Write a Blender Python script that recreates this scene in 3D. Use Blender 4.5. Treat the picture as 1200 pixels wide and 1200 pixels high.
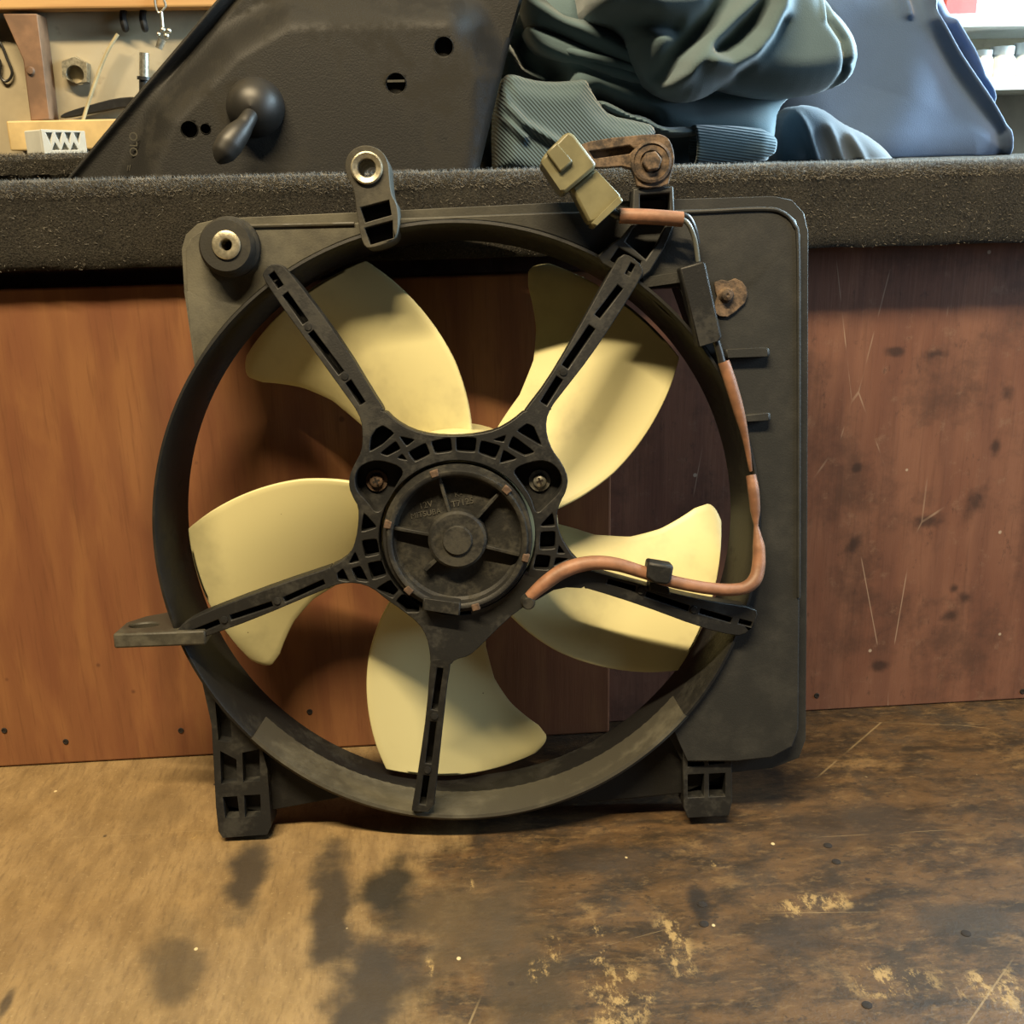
import bpy, math, random
from math import sin, cos, radians, degrees, atan2, hypot, sqrt, pi
from mathutils import Vector, Matrix
from mathutils.geometry import delaunay_2d_cdt
import numpy as np

random.seed(7)
for o in list(bpy.data.objects):
    bpy.data.objects.remove(o)
scene = bpy.context.scene
COL = scene.collection

# ------------------------------------------------------------------ camera
FPX = 1287.0
CA, CP, CR = radians(3.9), radians(18.0), radians(1.3)
CAM = Vector((0, 0, 0.40))
FWD = Vector((sin(CA)*cos(CP), cos(CA)*cos(CP), -sin(CP)))
_r0 = Vector((cos(CA), -sin(CA), 0)); _u0 = _r0.cross(FWD)
RGT = cos(CR)*_r0 - sin(CR)*_u0
UPV = cos(CR)*_u0 + sin(CR)*_r0
cd = bpy.data.cameras.new('camera'); cam = bpy.data.objects.new('camera', cd); COL.objects.link(cam)
cd.sensor_width = 36.0; cd.sensor_fit = 'HORIZONTAL'; cd.lens = 36.0*FPX/1200.0
cd.clip_start = 0.01; cd.clip_end = 50
cam.matrix_world = Matrix(((RGT.x, UPV.x, -FWD.x, CAM.x), (RGT.y, UPV.y, -FWD.y, CAM.y),
                           (RGT.z, UPV.z, -FWD.z, CAM.z), (0, 0, 0, 1)))
scene.camera = cam

# ------------------------------------------------------------------ world, lights, exposure
wd = bpy.data.worlds.new('garage_ambient'); scene.world = wd; wd.use_nodes = True
bg = wd.node_tree.nodes['Background']
bg.inputs[0].default_value = (0.75, 0.85, 1.0, 1); bg.inputs[1].default_value = 0.008

def area_light(name, loc, target, size, size_y, power, color):
    l = bpy.data.lights.new(name, 'AREA'); l.shape = 'RECTANGLE'; l.size = size; l.size_y = size_y
    l.energy = power; l.color = color
    o = bpy.data.objects.new(name, l); COL.objects.link(o); o.location = loc
    o.rotation_euler = (Vector(target)-Vector(loc)).to_track_quat('-Z', 'Y').to_euler()
    return o
area_light('bench_tube_lamp', (-0.38, -0.40, 2.2), (-0.15, 0.65, 0.2), 1.4, 0.06, 150, (1.0, 0.79, 0.48))
area_light('window_daylight', (1.02, 0.98, 0.74), (0.35, 0.90, 0.42), 0.5, 0.4, 60, (0.62, 0.86, 1.0))
area_light('added_cool_fill', (1.45, 0.22, 0.66), (0.42, 0.70, 0.36), 0.6, 0.6, 15, (0.70, 0.86, 1.0))  # added cool fill from the right, no known doorway behind it
vs = scene.view_settings
vs.view_transform = 'Standard'; vs.look = 'None'; vs.gamma = 1.0; vs.use_curve_mapping = False
vs.exposure = 0.0

# ------------------------------------------------------------------ projection helpers (measuring real positions)
def ray(x, y):
    x, y = float(x), float(y)
    return FWD + ((x-600)/FPX)*RGT - ((y-600)/FPX)*UPV
def hit(x, y, p0, n):
    d = ray(x, y); t = (Vector(p0)-CAM).dot(n)/d.dot(n); return CAM + t*d
def on_bench(x, y):
    return hit(x, y, (0, 0, 0), Vector((0, 0, 1)))
def on_wall(x, y, Y):                       # vertical plane at distance Y
    return hit(x, y, (0, Y, 0), Vector((0, 1, 0)))

AF, LEAN, ROLL = radians(3.0), radians(8.7), radians(0.5)
FW = Vector((-sin(AF)*cos(LEAN), -cos(AF)*cos(LEAN), sin(LEAN)))
_fu = Vector((cos(AF), -sin(AF), 0)); _fv = FW.cross(_fu)
FU = cos(ROLL)*_fu + sin(ROLL)*_fv; FV = FW.cross(FU)
BASE = 0.205
FO = CAM + 0.6435*FWD - BASE*FV
AX = Vector((-0.03167, -0.01047+BASE))      # fan axis in the fan's own frame
def F(x, y, w):                             # point of the fan plane at depth w -> (u, v)
    P = hit(x, y, FO + w*FW, FW) - FO
    return Vector((P.dot(FU), P.dot(FV)))
def Fw(x, y, wf):                           # same with w a function of (u, v)
    w = wf if not callable(wf) else 0.01
    for _ in range(6 if callable(wf) else 1):
        q = F(x, y, w)
        if callable(wf): w = wf(q.x, q.y)
    return q
def P3(x, y, w):
    q = F(x, y, w); return Vector((q.x, q.y, w))
def FL(pts, w): return [Fw(x, y, w) for x, y in pts]

# ------------------------------------------------------------------ node material helpers
ALB = .72                                   # darkens every base colour so bounced light weakens and shade deepens
class NT:
    def __init__(s, name):
        s.m = bpy.data.materials.new(name); s.m.use_nodes = True; s.t = s.m.node_tree
        s.b = s.t.nodes['Principled BSDF']
        s.co = s.t.nodes.new('ShaderNodeTexCoord').outputs['Object']
    def n(s, t, **k):
        x = s.t.nodes.new(t)
        for a, v in k.items(): setattr(x, a, v)
        return x
    def l(s, a, b): s.t.links.new(a, b)
    def put(s, sock, v):
        if hasattr(v, 'is_output') or isinstance(v, bpy.types.NodeSocket): s.l(v, sock)
        elif isinstance(v, (tuple, list)) and len(v) == 3 and sock.type == 'RGBA': sock.default_value = (*v, 1)
        else: sock.default_value = v
    def mapping(s, scale=(1, 1, 1), loc=(0, 0, 0), rot=(0, 0, 0), co=None):
        x = s.n('ShaderNodeMapping'); s.l(co or s.co, x.inputs[0])
        x.inputs['Location'].default_value = loc; x.inputs['Rotation'].default_value = rot; x.inputs['Scale'].default_value = scale
        return x.outputs[0]
    def noise(s, scale, detail=4, rough=.55, co=None, dist=0):
        x = s.n('ShaderNodeTexNoise'); s.l(co or s.co, x.inputs['Vector'])
        x.inputs['Scale'].default_value = scale; x.inputs['Detail'].default_value = detail
        x.inputs['Roughness'].default_value = rough; x.inputs['Distortion'].default_value = dist
        return x.outputs[0]
    def voronoi(s, scale, co=None, rnd=1):
        x = s.n('ShaderNodeTexVoronoi'); s.l(co or s.co, x.inputs['Vector']); x.inputs['Scale'].default_value = scale
        x.inputs['Randomness'].default_value = rnd
        return x.outputs['Distance']
    def crack(s, scale, width, co=None):
        x = s.n('ShaderNodeTexVoronoi', feature='DISTANCE_TO_EDGE'); s.l(co or s.co, x.inputs['Vector']); x.inputs['Scale'].default_value = scale
        return s.ramp(x.outputs['Distance'], width*.4, width, 1, 0)
    def wave(s, scale, dist=2, co=None, d='X', detail=2, ds=1.0):
        x = s.n('ShaderNodeTexWave', bands_direction=d); s.l(co or s.co, x.inputs['Vector'])
        x.inputs['Scale'].default_value = scale; x.inputs['Distortion'].default_value = dist
        x.inputs['Detail'].default_value = detail; x.inputs['Detail Scale'].default_value = ds
        return x.outputs['Fac']
    def ramp(s, v, lo, hi, a=0., b=1.):
        x = s.n('ShaderNodeMapRange', interpolation_type='SMOOTHSTEP'); s.put(x.inputs[0], v)
        for i, q in enumerate((lo, hi, a, b)): x.inputs[i+1].default_value = q
        return x.outputs[0]
    def math(s, op, a, b=0.0):
        x = s.n('ShaderNodeMath', operation=op); s.put(x.inputs[0], a); s.put(x.inputs[1], b); return x.outputs[0]
    def mix(s, f, a, b, mode='MIX'):
        x = s.n('ShaderNodeMix', data_type='RGBA', blend_type=mode); s.put(x.inputs[0], f)
        s.put(x.inputs[6], a); s.put(x.inputs[7], b); return x.outputs[2]
    def bump(s, h, dist=.001, strength=.5):
        x = s.n('ShaderNodeBump'); x.inputs['Strength'].default_value = strength; x.inputs['Distance'].default_value = dist
        s.put(x.inputs['Height'], h); s.l(x.outputs[0], s.b.inputs['Normal'])
    def blob(s, x, y, rx, ry, rot=0, soft=.5, axes='xy', wob=.5, ns=30):
        """a stain with a shape of its own at object coordinates x, y (1 inside, 0 outside)"""
        sx, sy = 1/rx, 1/ry
        v = s.n('ShaderNodeSeparateXYZ'); s.l(s.co, v.inputs[0])
        A, B = v.outputs[0], v.outputs[1 if axes == 'xy' else 2]
        a = s.math('SUBTRACT', A, x); b = s.math('SUBTRACT', B, y)
        c_, s_ = cos(rot), sin(rot)
        p = s.math('MULTIPLY', s.math('ADD', s.math('MULTIPLY', a, c_), s.math('MULTIPLY', b, s_)), sx)
        q = s.math('MULTIPLY', s.math('SUBTRACT', s.math('MULTIPLY', b, c_), s.math('MULTIPLY', a, s_)), sy)
        d = s.math('SQRT', s.math('ADD', s.math('MULTIPLY', p, p), s.math('MULTIPLY', q, q)))
        d = s.math('ADD', d, s.math('MULTIPLY', s.math('SUBTRACT', s.noise(ns), .5), wob*2))
        return s.ramp(d, 1-soft, 1+soft*.4, 1, 0)
    def out(s, color=None, rough=None, metal=None, spec=None):
        if isinstance(color, (tuple, list)): color = tuple(c*ALB for c in color)
        elif color is not None: color = s.mix(1.0, color, (ALB, ALB, ALB), 'MULTIPLY')
        for k, v in (('Base Color', color), ('Roughness', rough), ('Metallic', metal), ('Specular IOR Level', spec)):
            if v is not None: s.put(s.b.inputs[k], v)
        return s.m

def plastic(name, dark, dust, amount=.5, rough=.55, scale=28, bump=.25):
    t = NT(name)
    n1 = t.noise(scale, 6, .65); n2 = t.noise(scale*9, 3)
    f = t.ramp(t.math('ADD', n1, t.math('MULTIPLY', t.math('SUBTRACT', n2, .5), .35)), .62-amount*.35, .88-amount*.35)
    t.bump(t.noise(900, 2), .0004, bump)
    return t.out(t.mix(f, dark, dust), t.ramp(f, 0, 1, rough, min(1, rough+.3)), 0, .3)

def simple(name, c, rough=.5, metal=0, var=.25, scale=60, bump=0):
    t = NT(name)
    n = t.noise(scale, 4)
    col = t.mix(t.ramp(n, .35, .7), tuple(x*(1-var) for x in c), tuple(min(1, x*(1+var*.6)) for x in c))
    if bump: t.bump(t.noise(scale*6, 3), .0006, bump)
    return t.out(col, rough, metal)

M = {}
M['shroud'] = plastic('dusty_black_plastic', (.046, .043, .034), (.092, .085, .062), .5, .5, 18)
t = NT('shroud_plate_plastic')
n1 = t.noise(30, 6, .7); lf = t.blob(F(320, 330, 0).x, F(320, 330, 0).y, .14, .12, 0, .7, 'xy', .3, 15)
col = t.mix(t.ramp(n1, .40, .75), (.018, .019, .0185), (.038, .038, .035))
col = t.mix(t.math('MULTIPLY', lf, t.ramp(n1, .30, .72, .35, 1)), col, (.120, .113, .083))
M['panel'] = t.out(col, .6, 0, .4); t.bump(t.noise(900, 2), .0004, .25)
M['lip'] = plastic('ring_lip_plastic', (.060, .057, .046), (.105, .099, .075), .5, .5, 12)
M['ring'] = plastic('ring_plastic', (.008, .008, .008), (.020, .019, .016), .42, .6, 20)
M['spider'] = plastic('bracket_plastic', (.015, .0155, .016), (.038, .037, .032), .45, .5, 35)
M['motor'] = plastic('motor_plastic', (.017, .017, .016), (.050, .047, .037), .6, .55, 45)
M['rubber'] = plastic('rubber', (.028, .027, .023), (.075, .069, .052), .5, .7, 30)
M['black'] = plastic('black_plastic', (.010, .010, .010), (.022, .021, .019), .5, .5, 20)
M['steel'] = simple('dirty_zinc', (.50, .46, .34), .42, .75, .35, 300, .2)
M['bright'] = simple('bright_zinc', (.62, .60, .50), .35, .85, .3, 400)
t = NT('rusty_steel')
n = t.noise(120, 6, .7)
M['rust'] = t.out(t.mix(t.ramp(n, .38, .62), (.045, .033, .025), (.20, .135, .085)), .8, .2); t.bump(t.noise(500, 4), .0006, .5)
M['rustlight'] = simple('rust_spot', (.13, .08, .05), .8, .1, .4, 400, .3)
t = NT('cream_blade_plastic')
oi = t.n('ShaderNodeObjectInfo'); va = t.n('ShaderNodeVectorMath', operation='MULTIPLY_ADD'); t.l(oi.outputs['Random'], va.inputs[0])
va.inputs[1].default_value = (7, 5, 3); t.l(t.co, va.inputs[2]); t.co = va.outputs[0]
n = t.noise(22, 5, .6); sm = t.noise(11, 5, .65)
col = t.mix(t.ramp(sm, .48, .72, 0, .8), (.76, .705, .385), (.47, .43, .25))
spk = t.ramp(t.voronoi(75), .035, .055, 1, 0)
col = t.mix(t.math('MULTIPLY', spk, t.ramp(t.noise(13), .56, .60)), col, (.10, .07, .03))
M['blade'] = t.out(col, .42, 0, .4); t.bump(n, .001, .08)
t.b.inputs['Subsurface Weight'].default_value = 0.0
M['terracotta'] = simple('terracotta_sleeve', (.29, .14, .078), .55, 0, .3, 90, .2)
M['olive'] = simple('olive_connector', (.20, .185, .10), .42, 0, .2, 60)
M['wireblack'] = simple('wire_black', (.02, .02, .02), .4, 0, .2)
M['wiregrey'] = simple('wire_grey', (.16, .17, .15), .35, 0, .2)
M['letter'] = simple('worn_lettering', (.085, .08, .062), .7, 0, .3, 200)

t = NT('hole_dark'); M['hole'] = t.out((.012, .008, .006), .9)
# carpet
t = NT('charcoal_carpet')
n = t.noise(900, 3, .7); n2 = t.noise(60, 4)
col = t.mix(t.ramp(n, .3, .72), (.015, .0145, .013), (.062, .057, .047))
col = t.mix(t.ramp(n2, .35, .75, 0, .35), col, (.060, .054, .042))
M['carpet'] = t.out(col, .95, 0, .1); t.bump(n, .002, .8)
t.b.inputs['Sheen Weight'].default_value = .04
M['fibre'] = simple('carpet_fibre', (.21, .195, .165), .9)

# plywood boards
def ply(name, c1, c2, c3, seed, extra):
    t = NT(name)
    g = t.mapping((1, 1, .055), (seed, 0, 0)); fine = t.noise(420, 4, .6, g); mid = t.noise(38, 4, .55, t.mapping((1, 1, .22), (seed, 0, 0)), .6)
    band = t.wave(9, 5.5, t.mapping((1, 1, .30), (seed*.7, 0, .2)), 'X', 3, 1.4)
    col = t.mix(t.ramp(mid, .35, .68), c1, c2)
    col = t.mix(t.ramp(band, .55, 1, 0, .35), col, c3)
    col = t.mix(t.ramp(fine, .50, .74, 0, .35), col, tuple(x*.55 for x in c1))
    col = extra(t, col)
    t.bump(fine, .0006, .25)
    return t.out(col, .58, 0, .35)
def left_extra(t, col):
    col = t.mix(t.ramp(t.noise(11, 4), .58, .74, 0, .5), col, (.15, .055, .028))
    a = t.blob(-.185, .16, .012, .14, -.09, .6, 'xz', .4, 12)
    col = t.mix(t.math('MULTIPLY', a, .45), col, (.11, .042, .022))
    sp = t.ramp(t.voronoi(26), .05, .075, 1, 0)
    col = t.mix(t.math('MULTIPLY', sp, .6), col, (.08, .03, .02))
    return col
def right_extra(t, col):
    col = t.mix(t.ramp(t.noise(16, 6, .7), .45, .68, 0, .75), col, (.080, .042, .031))
    col = t.mix(t.ramp(t.noise(70, 5, .75), .56, .72, 0, .55), col, (.26, .155, .105)); col = t.mix(t.ramp(t.noise(120, 5, .75, t.mapping((1, 1, .5), (2, 0, 3))), .58, .72, 0, .6), col, (.06, .032, .025))
    for x, y, rx, ry, ro in RSTAIN:
        col = t.mix(t.math('MULTIPLY', t.blob(x, y, rx, ry, ro, .8, 'xz', 1.0, 90), .75), col, (.030, .019, .017))
    scr = t.math('MULTIPLY', t.crack(11, .004, t.mapping((1, 1, .28), (.3, 0, .1), (0, .12, 0))), t.ramp(t.noise(13, 3), .54, .62))
    col = t.mix(t.math('MULTIPLY', scr, .75), col, (.42, .30, .22))
    chip = t.math('MULTIPLY', t.ramp(t.voronoi(48), .05, .08, 1, 0), t.ramp(t.noise(30, 2), .55, .6))
    return t.mix(chip, col, (.45, .36, .28))
YF, YR = 0.701, 0.716        # front faces of the two plywood sheets
RSTAIN = []
for px, py, rx, ry, ro in [(1112, 722, 14, 9, .3), (1131, 700, 11, 10, 0), (1118, 690, 8, 6, 0), (1142, 590, 14, 26, -.5), (1167, 525, 7, 12, 0),
                           (1180, 462, 9, 11, 0), (1030, 780, 12, 9, 0), (1050, 412, 12, 7, 0), (1095, 415, 16, 7, 0), (1090, 610, 24, 9, 0), (1004, 548, 6, 7, 0), (1000, 640, 9, 16, -.4)]:
    q = on_wall(px, py, YR); RSTAIN.append((q.x, q.z, rx*.00058, ry*.00058, ro))
M['ply_front'] = ply('red_plywood', (.235, .094, .044), (.30, .135, .056), (.185, .068, .034), 3.1, left_extra)
M['ply_rear'] = ply('stained_red_plywood', (.185, .082, .053), (.235, .112, .072), (.130, .058, .042), 8.4, right_extra)

# bench
def make_bench_mat():
    t = NT('worn_bench_wood')
    sx = t.n('ShaderNodeSeparateXYZ'); t.l(t.co, sx.inputs[0]); X, Y = sx.outputs[0], sx.outputs[1]
    big = t.noise(7, 5, .6); mid = t.noise(28, 6, .68, None, .4); fine = t.noise(160, 5, .7)
    gr = t.noise(48, 6, .70, t.mapping((.50, 1.1, 1)), .3); gr2 = t.noise(75, 5, .6, t.mapping((1.5, .30, 1)), .3)
    tan = t.mix(t.ramp(t.noise(40, 6, .66, t.mapping((1.5, .55, 1), (0, 0, 0), (0, 0, .45)), .2), .34, .68), (.205, .136, .062), (.300, .205, .095))
    tan = t.mix(t.ramp(big, .50, .74, 0, .45), tan, (.21, .135, .06)); tan = t.mix(t.ramp(fine, .55, .75, 0, .3), tan, (.16, .10, .05))
    tan = t.mix(t.ramp(gr2, .52, .78, 0, .5), tan, (.15, .095, .045))
    tan = t.mix(t.ramp(t.noise(260, 4, .65, t.mapping((1.6, .30, 1), (0, 0, 0), (0, 0, .5))), .48, .72, 0, .55), tan, (.13, .085, .042))
    tan = t.mix(t.ramp(t.noise(420, 3, .7), .60, .72, 0, .5), tan, (.44, .33, .17))
    brn = t.mix(t.ramp(gr, .36, .64), (.030, .020, .011), (.108, .061, .025))
    brn = t.mix(t.ramp(t.noise(24, 7, .72, t.mapping((.7, 1.2, 1), (3, 1, 0)), .3), .54, .70, 0, .75), brn, (.22, .135, .055))
    brn = t.mix(t.ramp(mid, .52, .70, 0, .7), brn, (.040, .030, .020))
    brn = t.mix(t.ramp(t.noise(190, 5, .72, t.mapping((.45, 1.2, 1))), .52, .72, 0, .6), brn, (.21, .135, .06))
    brn = t.mix(t.ramp(t.noise(150, 5, .75, t.mapping((.7, 1, 1), (5, 2, 0))), .54, .68, 0, .75), brn, (.022, .016, .010)); brn = t.mix(t.ramp(t.noise(240, 4, .7), .60, .7, 0, .6), brn, (.025, .018, .012))
    side = t.ramp(t.math('ADD', X, t.math('MULTIPLY', t.math('SUBTRACT', t.noise(14, 6, .7), .5), .35)), -.06, .03)
    col = t.mix(side, tan, brn)
    for px, py, rx, ry, ro, f, c in STAINS:
        q = on_bench(px, py); sy = .00075 if py > 1050 else .00085
        b = t.blob(q.x, q.y, rx*.00046, ry*sy, ro, .6, 'xy', .85, 38)
        col = t.mix(t.math('MULTIPLY', b, f), col, c)
    brk = t.ramp(t.noise(85, 6, .8, t.mapping((1.1, .6, 1))), .49, .60)
    for px, py, rx, ry in BARE:
        q = on_bench(px, py)
        b = t.blob(q.x, q.y, rx*.00046, ry*.00075, 0, .5, 'xy', .95, 60)
        col = t.mix(t.math('MULTIPLY', t.math('MULTIPLY', b, .9), brk), col, (.36, .245, .10))
    dots = t.ramp(t.voronoi(34), .045, .07, 1, 0)
    col = t.mix(t.math('MULTIPLY', dots, t.ramp(t.noise(20), .5, .56)), col, (.030, .020, .013))
    chips = t.ramp(t.voronoi(62, t.mapping((1, .8, 1), (.3, .2, 0))), .05, .085, 1, 0)
    col = t.mix(t.math('MULTIPLY', chips, t.ramp(t.noise(26, 2), .58, .62)), col, (.62, .50, .28))
    scr = t.math('MULTIPLY', t.crack(10, .0028, t.mapping((.35, 1, 1), (.2, .5, 0), (0, 0, .3))), t.ramp(t.noise(11, 3), .53, .60))
    col = t.mix(t.math('MULTIPLY', scr, .5), col, (.33, .24, .12))
    t.bump(t.math('ADD', fine, t.noise(380, 3, .7)), .0008, .4)
    return t.out(col, t.ramp(mid, .3, .7, .50, .72), 0, .35)
OIL = (.040, .032, .024)
STAINS = [(292, 1018, 30, 62, 0, .92, OIL), (388, 1065, 32, 100, .1, .94, OIL), (458, 1045, 40, 42, 0, .95, (.020, .018, .014)),
          (435, 1160, 48, 75, -.2, .94, OIL), (205, 1130, 34, 60, .2, .75, (.06, .045, .028)), (5, 1180, 8, 20, 0, .8, OIL),
          (560, 1080, 90, 60, 0, .75, (.075, .052, .028)), (620, 1160, 60, 45, 0, .8, (.055, .040, .024)), (180, 950, 60, 30, 0, .4, (.12, .08, .04)),
          (1140, 1080, 60, 22, 0, .8, (.040, .032, .024)), (930, 1095, 60, 20, 0, .7, (.040, .030, .022)), (1000, 970, 120, 30, .1, .55, (.045, .030, .018)),
          (820, 1060, 14, 24, 0, .9, (.018, .014, .011)), (700, 1010, 90, 20, 0, .7, (.035, .026, .018))]
BARE = [(722, 1168, 34, 34), (700, 1108, 14, 36), (648, 1112, 12, 14), (503, 1133, 6, 12), (548, 1036, 9, 9), (228, 981, 9, 7), (632, 1140, 12, 15),
        (790, 1110, 22, 34), (835, 1015, 10, 8), (950, 1060, 60, 12), (1165, 1160, 45, 22), (1040, 1150, 60, 16)]
M['bench'] = make_bench_mat()

# ------------------------------------------------------------------ mesh helpers
def finish(o, mat, parent=None, smooth=35, bevel=None, inv=None):
    if mat is not None: o.data.materials.append(mat)
    COL.objects.link(o)
    if smooth:
        o.data.polygons.foreach_set('use_smooth', [True]*len(o.data.polygons))
        o.data.set_sharp_from_angle(angle=radians(smooth))
    if bevel:
        b = o.modifiers.new('bevel', 'BEVEL'); b.width = bevel; b.segments = 2; b.limit_method = 'ANGLE'; b.angle_limit = radians(40)
        b.use_clamp_overlap = True
    if parent:
        o.parent = parent
        if 'base' in parent: o.matrix_parent_inverse = Matrix.Translation(-Vector(parent['base']))
    return o
def mesh(name, vs_, fs, mat, parent=None, **k):
    me = bpy.data.meshes.new(name); me.from_pydata([tuple(v) for v in vs_], [], fs); me.validate(); me.update()
    return finish(bpy.data.objects.new(name, me), mat, parent, **k)
def chaikin(p, it=2, closed=True):
    p = [Vector(q) for q in p]
    for _ in range(it):
        r = []; n = len(p)
        for i in range(n if closed else n-1):
            a, b = p[i], p[(i+1) % n]
            r += [a*.75+b*.25, a*.25+b*.75]
        p = r if closed else [p[0]]+r+[p[-1]]
    return p
def corner(p, f=.22):
    p = [Vector(q) for q in p]; r = []; n = len(p)
    for i in range(n):
        a, b, c = p[i-1], p[i], p[(i+1) % n]
        r += [b.lerp(a, f), b.lerp(a, f*.28).lerp(b.lerp(c, f*.28), .5), b.lerp(c, f)]
    return r
def area2(l): return sum(l[i][0]*l[(i+1) % len(l)][1]-l[(i+1) % len(l)][0]*l[i][1] for i in range(len(l)))
ident = lambda a, b, c: (a, b, c)
def prism(name, loops, w0, w1, mat, parent=None, fr=ident, **k):
    """polygon with holes, extruded from w0 (back) to w1 (front); w0, w1 numbers or functions of (u, v)"""
    L_ = []
    for i, l in enumerate(loops):
        l = [Vector((q[0], q[1])) for q in l]
        if (area2(l) > 0) != (i == 0): l.reverse()
        L_.append(l)
    flat = [q for l in L_ for q in l]; edges = []; off = 0
    for l in L_:
        edges += [(off+i, off+(i+1) % len(l)) for i in range(len(l))]; off += len(l)
    ov, oe, of, oo, _, _ = delaunay_2d_cdt(flat, edges, [], 0, 1e-7)
    idm = {}
    for k_, src in enumerate(oo):
        for q in src: idm[q] = k_
    def pin(p, l):
        r = False
        for i in range(len(l)):
            q, e = l[i], l[i-1]
            if (q.y > p.y) != (e.y > p.y) and p.x < (e.x-q.x)*(p.y-q.y)/(e.y-q.y)+q.x: r = not r
        return r
    g0 = w0 if callable(w0) else (lambda u, v: w0); g1 = w1 if callable(w1) else (lambda u, v: w1)
    n = len(ov)
    vs_ = [fr(q.x, q.y, g1(q.x, q.y)) for q in ov] + [fr(q.x, q.y, g0(q.x, q.y)) for q in ov]
    fs = []
    for f in of:
        m = sum((ov[i] for i in f), Vector((0, 0)))/len(f)
        if pin(m, L_[0]) and not any(pin(m, l) for l in L_[1:]):
            if len(f) == 3 and (ov[f[1]]-ov[f[0]]).cross(ov[f[2]]-ov[f[0]]) < 0: f = f[::-1]
            fs += [tuple(f), tuple(i+n for i in reversed(f))]
    off = 0
    for l in L_:
        m = len(l)
        for i in range(m):
            j = (i+1) % m
            A_, B_ = idm[off+i], idm[off+j]
            if A_ != B_: fs.append((A_, A_+n, B_+n, B_))
        off += m
    return mesh(name, vs_, fs, mat, parent, **k)
def lathe(name, prof, mat, parent=None, c=None, seg=48, a0=0., a1=2*pi, closed=False, fr=ident, **k):
    """profile of (radius, w) turned about the axis through c"""
    c = c if c is not None else AX
    full = abs(a1-a0-2*pi) < 1e-6
    ns = seg if full else seg+1
    vs_, fs = [], []; m = len(prof)
    for i in range(ns):
        a = a0+(a1-a0)*i/seg
        for r, w in prof: vs_.append(fr(c[0]+r*cos(a), c[1]+r*sin(a), w))
    for i in range(seg):
        j = (i+1) % ns
        for q in range(m if closed else m-1):
            e = (q+1) % m
            fs.append((i*m+q, j*m+q, j*m+e, i*m+e))
    if not full and closed:
        fs.append(tuple(range(m-1, -1, -1))); fs.append(tuple((ns-1)*m+q for q in range(m)))
    return mesh(name, vs_, fs, mat, parent, **k)
def spline(p, n=6):
    p = [Vector(q) for q in p]; out = []
    for i in range(len(p)-1):
        a, b, c, d = p[max(0, i-1)], p[i], p[i+1], p[min(len(p)-1, i+2)]
        for s in range(n):
            t_ = s/n
            out.append(.5*((2*b)+(c-a)*t_+(2*a-5*b+4*c-d)*t_*t_+(3*b-a-3*c+d)*t_**3))
    return out+[p[-1]]
def tube(name, pts, rad, mat, parent=None, seg=10, closed=False, flat=1.0, caps=True, **k):
    pts = [Vector(q) for q in pts]; n = len(pts)
    rad = [float(r) for r in rad] if isinstance(rad, (list, tuple)) else [float(rad)]*n
    if len(rad) != n:
        rad = [float(np.interp(i/(n-1), np.linspace(0, 1, len(rad)), rad)) for i in range(n)]
    vs_, fs = [], []; ref = Vector((0, 0, 1))
    T0 = (pts[1]-pts[0]).normalized()
    if abs(T0.dot(ref)) > .9: ref = Vector((1, 0, 0))
    nrm = (ref-T0*ref.dot(T0)).normalized()
    for i, q in enumerate(pts):
        T = ((pts[(i+1) % n] if (closed or i < n-1) else q)-(pts[i-1] if (closed or i > 0) else q)).normalized()
        nrm = (nrm-T*nrm.dot(T)).normalized(); bi = T.cross(nrm)
        for s in range(seg):
            a = 2*pi*s/seg; vs_.append(q+rad[i]*(cos(a)*nrm*flat+sin(a)*bi))
    for i in range(n if closed else n-1):
        j = (i+1) % n
        for s in range(seg):
            e = (s+1) % seg; fs.append((i*seg+s, i*seg+e, j*seg+e, j*seg+s))
    if not closed and caps:
        fs.append(tuple(range(seg-1, -1, -1))); fs.append(tuple((n-1)*seg+s for s in range(seg)))
    return mesh(name, vs_, fs, mat, parent, **k)
def box(name, lo, hi, mat, parent=None, **k):
    (x0, y0, z0), (x1, y1, z1) = lo, hi
    v = [(x, y, z) for x in (x0, x1) for y in (y0, y1) for z in (z0, z1)]
    return mesh(name, v, [(0, 1, 3, 2), (4, 6, 7, 5), (0, 4, 5, 1), (2, 3, 7, 6), (0, 2, 6, 4), (1, 5, 7, 3)], mat, parent, **k)
def tag(o, label, cat, group=None, kind=None):
    o['label'] = label; o['category'] = cat
    if group: o['group'] = group
    if kind: o['kind'] = kind
    return o
def struct(o): o['kind'] = 'structure'; return o
def empty(name, loc, label, cat, group=None):
    o = bpy.data.objects.new(name, None); COL.objects.link(o); o.location = loc; o.empty_display_size = .02
    o['base'] = list(loc); return tag(o, label, cat, group)
def rebase(o):
    """origin to the middle of the base of the mesh"""
    co = np.empty(len(o.data.vertices)*3); o.data.vertices.foreach_get('co', co); co = co.reshape(-1, 3)
    b = np.array([(co[:, 0].min()+co[:, 0].max())/2, (co[:, 1].min()+co[:, 1].max())/2, co[:, 2].min()])
    o.data.vertices.foreach_set('co', (co-b).ravel()); o.location = b; o.data.update(); return o
def vert(Y):                                 # frame of a vertical plane: (x, z, h towards the camera)
    return lambda a, b, c: (a, Y-c, b)
def WL(pts, Y): return [(on_wall(x, y, Y).x, on_wall(x, y, Y).z) for x, y in pts]
def disc_fr(q, n):                           # frame with its third axis along n at point q
    n = Vector(n).normalized(); a = n.orthogonal().normalized(); b = n.cross(a); q = Vector(q)
    return lambda x, y, z: q+a*x+b*y+n*z

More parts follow.
